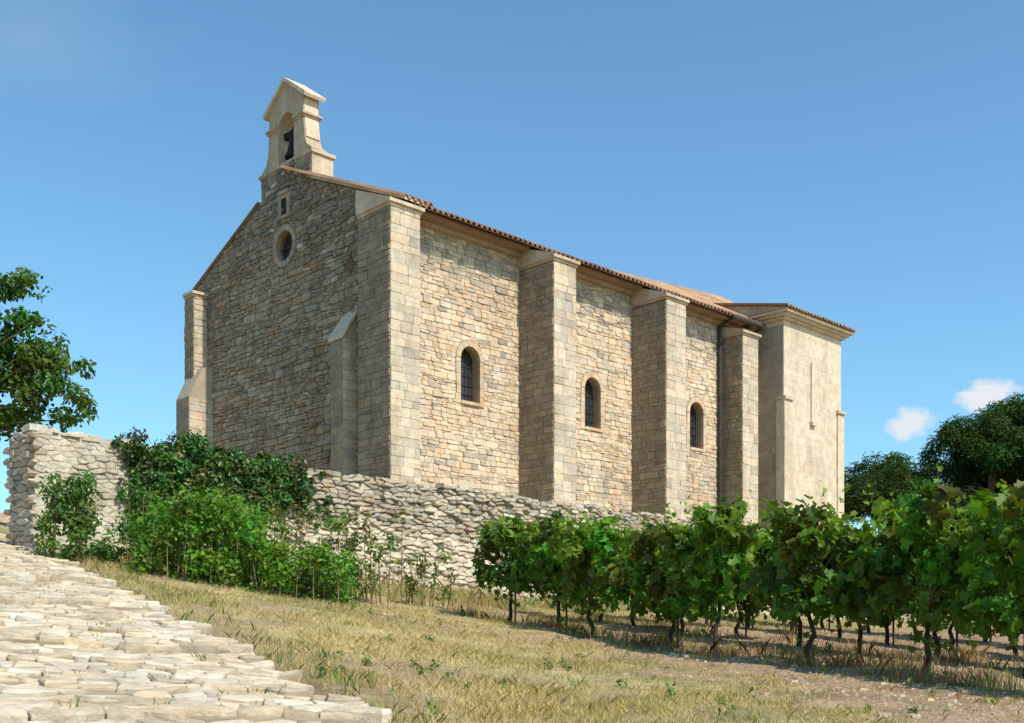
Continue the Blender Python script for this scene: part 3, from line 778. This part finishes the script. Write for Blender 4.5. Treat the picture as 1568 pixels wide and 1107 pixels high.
for _ in range(14): l.append((U(190,225),U(740,850),16.9+U(-.2,.2),U(.08,.16)))
bush('wild_shrub',mk(l),.07,(.065,.14,.02),1400,shell=.3)
l=[]
for _ in range(66): l.append((random.gauss(545,30),U(785,915),18.2+U(-.4,.4),U(.08,.19)))
for _ in range(30): l.append((U(600,695),U(850,915),19+U(-.3,.3),U(.06,.16)))
for _ in range(40): l.append((U(395,510),U(770,870),18.0+U(-.3,.3),U(.08,.18)))
bush('young_shrub',mk(l),.075,(.13,.18,.035),900,shell=.2)

# ------------------------------------------------------------ GRAPE VINES
def vine(l,e,hs=1.0,wd_=1.0,low=.5):
    x=ROWP[0]+ROWD[0]*l+ROWN[0]*e; y=ROWP[1]+ROWD[1]*l+ROWN[1]*e; z=gz(x,y)
    em=empty('grape_vine'); mb=MB()
    p=Vector((x,y,z-.05)); h=.58*hs
    q=None
    for k in range(4):
        q=Vector((x+U(-.06,.06),y+U(-.06,.06),z+h*(k+1)/4)); mb.tube(p,q,.034-.004*k,.03-.004*k,(.06,.045,.03),7); p=q
    for k in range(9):
        l2=U(-.5,.5)*wd_; zt=z+U(.7,1.45)*hs
        q2=Vector((x+ROWD[0]*l2+ROWN[0]*U(-.25,.25),y+ROWD[1]*l2+ROWN[1]*U(-.25,.25),zt)); mb.tube(p,q2,.012,.005,(.16,.14,.06),5)
    if R()<.5: mb.tube((x+.1,y,z),(x+.1,y+.02,z+1.2*hs),.015,.015,(.12,.09,.07),6)
    mb.obj('trunk',M_BARK,em)
    parts=[]
    tint=U(.8,1.2)
    for k in range(21):
        tt=U(-1,1); l2=tt*.5*wd_; zc=z+(low+(1.42-low)*R()*(1-.25*tt*tt)+.12*tt*tt)*hs; ee=U(-.36,.36)
        c=(x+ROWD[0]*l2+ROWN[0]*ee,y+ROWD[1]*l2+ROWN[1]*ee,zc)
        parts.append(clump(c,(.23,.23,.21),36,.105,tuple(b*tint*U(.6,1.4) for b in (.072,.148,.011)),tmpl=T_VINE,shell=.2,up=.5))
    for k in range(18):
        l2=U(-.6,.6)*wd_; c=np.array([x+ROWD[0]*l2+U(-.25,.25),y+ROWD[1]*l2,z+U(1.05,1.38)*hs]); d=np.array([U(-.6,.6),U(-.6,.6),U(.1,1)]); ln=U(.15,.6)
        n=9; t=np.linspace(0,1,n)[:,None]; P_=c+d*ln*t+rng.normal(size=(n,3))*.03
        parts.append(leaves(P_,rng.normal(size=(n,3))+np.array([0,0,.6]),.1-.055*t[:,0],np.array([.17,.27,.025])*(.8+.4*rng.random((n,1))),T_VINE))
    for k in range(10):
        l2=U(-.6,.6)*wd_; c=np.array([x+ROWD[0]*l2+U(-.35,.35),y+ROWD[1]*l2+U(-.3,.3),z+U(.55,.9)*hs]); ln=U(.15,.45)
        n=8; t=np.linspace(0,1,n)[:,None]; P_=c+np.array([U(-.4,.4),U(-.4,.4),-1])*ln*t+rng.normal(size=(n,3))*.04
        parts.append(leaves(P_,rng.normal(size=(n,3))+np.array([0,-.5,.3]),.1-.03*t[:,0],np.array([.1,.17,.018])*(.8+.4*rng.random((n,1))),T_VINE))
    V,F,Cc=merge(parts); np_obj('leaves',V,F,Cc,M_LEAF,em)
for k in range(8): vine(.35+k*1.34+U(-.12,.12),U(-.15,.15),U(.94,1.1)+.022*k,1.12,.5)
for k in range(11): vine(-1.2+k*1.16+U(-.12,.12),2.0+U(-.1,.1),U(.92,1.06)+.008*k,1.0,.5)
for k in range(14): vine(-2.0+k*1.05+U(-.12,.12),4.1+U(-.1,.1),U(.95,1.06))
for k in range(12): vine(-2.6+k*1.1+U(-.12,.12),6.3+U(-.1,.1),U(.95,1.1))

# ------------------------------------------------------------ TREES
def tree(name,base,fork,clumps,size,lcol,n,mat,tmpl,r0=.25,bark=(.16,.12,.08),shell=.3,up=.6,flat=.8,limb=2,lr=.3):
    em=empty(name); mb=MB(); p=Vector(base); f=Vector(fork)
    prev=p; m=4
    for k in range(1,m+1):
        q=p.lerp(f,k/m)+Vector((U(-.1,.1),U(-.1,.1),0)); mb.tube(prev,q,r0*(1-.5*(k-1)/m),r0*(1-.5*k/m),bark,9); prev=q
    parts=[]
    for i,(c,r) in enumerate(clumps):
        parts.append(clump(c,(r,r,r*flat),int(n*r*r),size,tuple(b*U(.65,1.35) for b in lcol),tmpl=tmpl,shell=shell,up=up))
        if i%limb==0:
            c=Vector(c); mid=prev.lerp(c,.5)+Vector((U(-.2,.2),U(-.2,.2),-.15*(c-prev).length*.3))
            mb.tube(prev,mid,r0*lr,r0*lr*.5,bark,6); mb.tube(mid,c,r0*lr*.5,r0*.04,bark,5)
    mb.obj('trunk_and_limbs',M_BARK,em); V,F,Cc=merge(parts); np_obj('crown',V,F,Cc,mat,em)
cl=[]
for _ in range(380):
    d=Vector((random.gauss(0,1),random.gauss(0,1),random.gauss(0,1))).normalized()*(R()**.35)
    c=Vector((-12.8,24,6.2))+Vector((d.x*3.1,d.y*2.8,d.z*1.75))
    if noise.noise(c*.8)>.3: continue
    cl.append((tuple(c),U(.24,.44)))
for x,y,r in ((40,430,.3),(15,440,.4),(30,490,.35),(60,490,.2),(62,448,.12),(50,540,.4),(90,560,.35),(122,566,.25),(75,590,.4),(115,610,.35),(95,640,.3),(132,635,.2),(45,620,.4),(60,655,.25),(20,580,.5),(10,530,.5),(15,640,.35)):
    for _ in range(4): cl.append((px(x+U(-12,12),y+U(-9,9),24+U(-.7,.7)),r*.9))
tree('mulberry_tree',(-13.4,24,gz(-13.4,24)-.1),(-13.1,24,5.0),cl,.125,(.06,.128,.015),520,M_LEAF,T_SIMPLE,r0=.28,limb=8,lr=.18)
def pine(cx,cy,zc,rad,hgt,base_z,tint=1):
    cl=[]
    for _ in range(int(150*rad*rad/16)+8):
        a=U(0,2*math.pi); rr=math.sqrt(R())*rad; top=hgt*max(0,1-(rr/rad)**2.6)**.5
        z=zc+U(-.3,1)*top*.92; cl.append(((cx+rr*math.cos(a),cy+rr*math.sin(a),z),U(.4,.8)))
    tree('pine_tree',(cx,cy,base_z),(cx+.3,cy,zc-hgt*.25),cl,.24,tuple(c*tint for c in (.046,.086,.017)),370,M_PINE,T_NEEDLE,r0=.3,bark=(.14,.09,.06),shell=.35,up=1.0,limb=9,lr=.35)
pine(29.6,60,10.0,5.9,4.3,3.8)
pine(24.3,58,10.0,2.9,2.5,3.8,.95)
pine(31,62,10.8,4,3.6,3.8)
pine(25.0,66,8.6,3.4,2.4,3.8,.85)
pine(23.6,70,9.4,2.4,2.2,3.8,1.2)
pine(27.5,54,6.2,3.8,2.2,3.8,.8)
pine(20.3,62,8.3,2.8,2.5,3.8,.9)
pine(17.5,52,6.6,1.8,2.2,3.8,1.0)
pine(20.5,52,5.6,2.4,1.9,3.8,.8)
pine(19.8,44,4.6,2.0,1.4,3.5,1.0)

# ------------------------------------------------------------ background house
hs=empty('farm_house'); mb=MB(); mr=MB()
def HW(a,b,z): return (a,b,z)
mb.box(HW,-36,-21.6,50,58,0,5.4,(.5,.42,.32))
for k in range(4):
    mb.box(HW,-34+k*3,-33+k*3,49.93,50.05,2.6,4.2,(.2,.2,.18))
mb.obj('walls',M_ASH,hs)
mr.hexa([(-36.4,49.6,5.35),(-21.2,49.6,5.35),(-21.2,54,6.4),(-36.4,54,6.4),(-36.4,49.6,5.5),(-21.2,49.6,5.5),(-21.2,54,6.6),(-36.4,54,6.6)],(.45,.3,.2))
mr.hexa([(-36.4,54,6.4),(-21.2,54,6.4),(-21.2,58.4,5.35),(-36.4,58.4,5.35),(-36.4,54,6.6),(-21.2,54,6.6),(-21.2,58.4,5.5),(-36.4,58.4,5.5)],(.45,.3,.2))
x=-36.4
while x<-21.2:
    mr.tube((x,49.55,5.52),(x,54,6.62),.08,.08,cvar((.5,.35,.24),.15),5); x+=.24
mr.obj('tiled_roof',M_TILE,hs)

# ------------------------------------------------------------ camera, light, sky
cam=bpy.data.cameras.new('camera'); co=bpy.data.objects.new('camera',cam); scene.collection.objects.link(co)
co.location=(0,0,0); co.rotation_euler=(math.radians(90),0,0)
cam.sensor_width=36; cam.lens=36*1737/1568; cam.shift_y=(999-553.5)/1568; cam.clip_start=.1; cam.clip_end=3000
scene.camera=co
EL=math.radians(49); AO=math.radians(1)
hx=-Fx*math.cos(AO)+Lx*math.sin(AO); hy=-Fy*math.cos(AO)+Ly*math.sin(AO)
sd=Vector((hx*math.cos(EL),hy*math.cos(EL),math.sin(EL)))
sun=bpy.data.lights.new('sun','SUN'); sun.energy=5.0; sun.angle=math.radians(.5); sun.color=(1,.92,.78)
so=bpy.data.objects.new('sun',sun); scene.collection.objects.link(so); so.rotation_euler=sd.to_track_quat('Z','Y').to_euler(); so.location=(20,-20,40)
w=bpy.data.worlds.new('World'); scene.world=w; w.use_nodes=True; nt=w.node_tree; N=nt.nodes; K=nt.links
for n in list(N): N.remove(n)
out=N.new('ShaderNodeOutputWorld'); bg=N.new('ShaderNodeBackground'); bg.inputs['Strength'].default_value=.125
sky=N.new('ShaderNodeTexSky'); sky.sky_type='NISHITA'; sky.sun_disc=False; sky.sun_elevation=EL; sky.sun_rotation=math.atan2(hx,hy)
sky.air_density=1.0; sky.dust_density=1.0; sky.ozone_density=1.5; sky.altitude=100
tint=N.new('ShaderNodeMix'); tint.data_type='RGBA'; tint.blend_type='MULTIPLY'; tint.inputs['Factor'].default_value=1; tint.inputs['B'].default_value=(1.04,1.52,1.6,1)
K.new(sky.outputs[0],tint.inputs['A'])
tcn=N.new('ShaderNodeTexCoord')
def cloud(prev,center,rad,stretch,scale,amt,thr,soft,colr):
    c=Vector(center).normalized()
    sub=N.new('ShaderNodeVectorMath'); sub.operation='SUBTRACT'; sub.inputs[1].default_value=c; K.new(tcn.outputs['Generated'],sub.inputs[0])
    ml=N.new('ShaderNodeVectorMath'); ml.operation='MULTIPLY'; ml.inputs[1].default_value=stretch; K.new(sub.outputs[0],ml.inputs[0])
    ln=N.new('ShaderNodeVectorMath'); ln.operation='LENGTH'; K.new(ml.outputs[0],ln.inputs[0])
    mr_=N.new('ShaderNodeMapRange'); mr_.inputs['From Min'].default_value=0; mr_.inputs['From Max'].default_value=rad; mr_.inputs['To Min'].default_value=1; mr_.inputs['To Max'].default_value=0
    K.new(ln.outputs['Value'],mr_.inputs['Value'])
    no=N.new('ShaderNodeTexNoise'); no.inputs['Scale'].default_value=scale; no.inputs['Detail'].default_value=7; no.inputs['Roughness'].default_value=.6; K.new(ml.outputs[0],no.inputs['Vector'])
    ad=N.new('ShaderNodeMath'); ad.operation='ADD'; K.new(mr_.outputs[0],ad.inputs[0]); K.new(no.outputs['Fac'],ad.inputs[1])
    m2=N.new('ShaderNodeMapRange'); m2.inputs['From Min'].default_value=thr; m2.inputs['From Max'].default_value=thr+soft; m2.inputs['To Max'].default_value=amt; K.new(ad.outputs[0],m2.inputs['Value'])
    gate=N.new('ShaderNodeMath'); gate.operation='GREATER_THAN'; gate.inputs[1].default_value=0.001; K.new(mr_.outputs[0],gate.inputs[0])
    g2=N.new('ShaderNodeMath'); g2.operation='MULTIPLY'; K.new(gate.outputs[0],g2.inputs[0]); K.new(m2.outputs[0],g2.inputs[1])
    mx=N.new('ShaderNodeMix'); mx.data_type='RGBA'; K.new(g2.outputs[0],mx.inputs['Factor']); K.new(prev,mx.inputs['A']); mx.inputs['B'].default_value=(*colr,1)
    return mx.outputs['Result']
o_=tint.outputs['Result']
o_=cloud(o_,(.418,1,.228),.045,(1,1,1.7),55,.9,.98,.28,(6.9,7.0,7.2))
o_=cloud(o_,(.350,1,.203),.034,(1,1,1.2),70,.85,.98,.28,(6.8,6.9,7.1))
o_=cloud(o_,(-.42,1,.55),.2,(1,1,2.8),9,.14,.9,.8,(6,6.4,6.8))
K.new(o_,bg.inputs['Color']); K.new(bg.outputs[0],out.inputs['Surface'])
scene.view_settings.view_transform='Standard'; scene.view_settings.look='None'; scene.view_settings.exposure=0; scene.view_settings.gamma=1
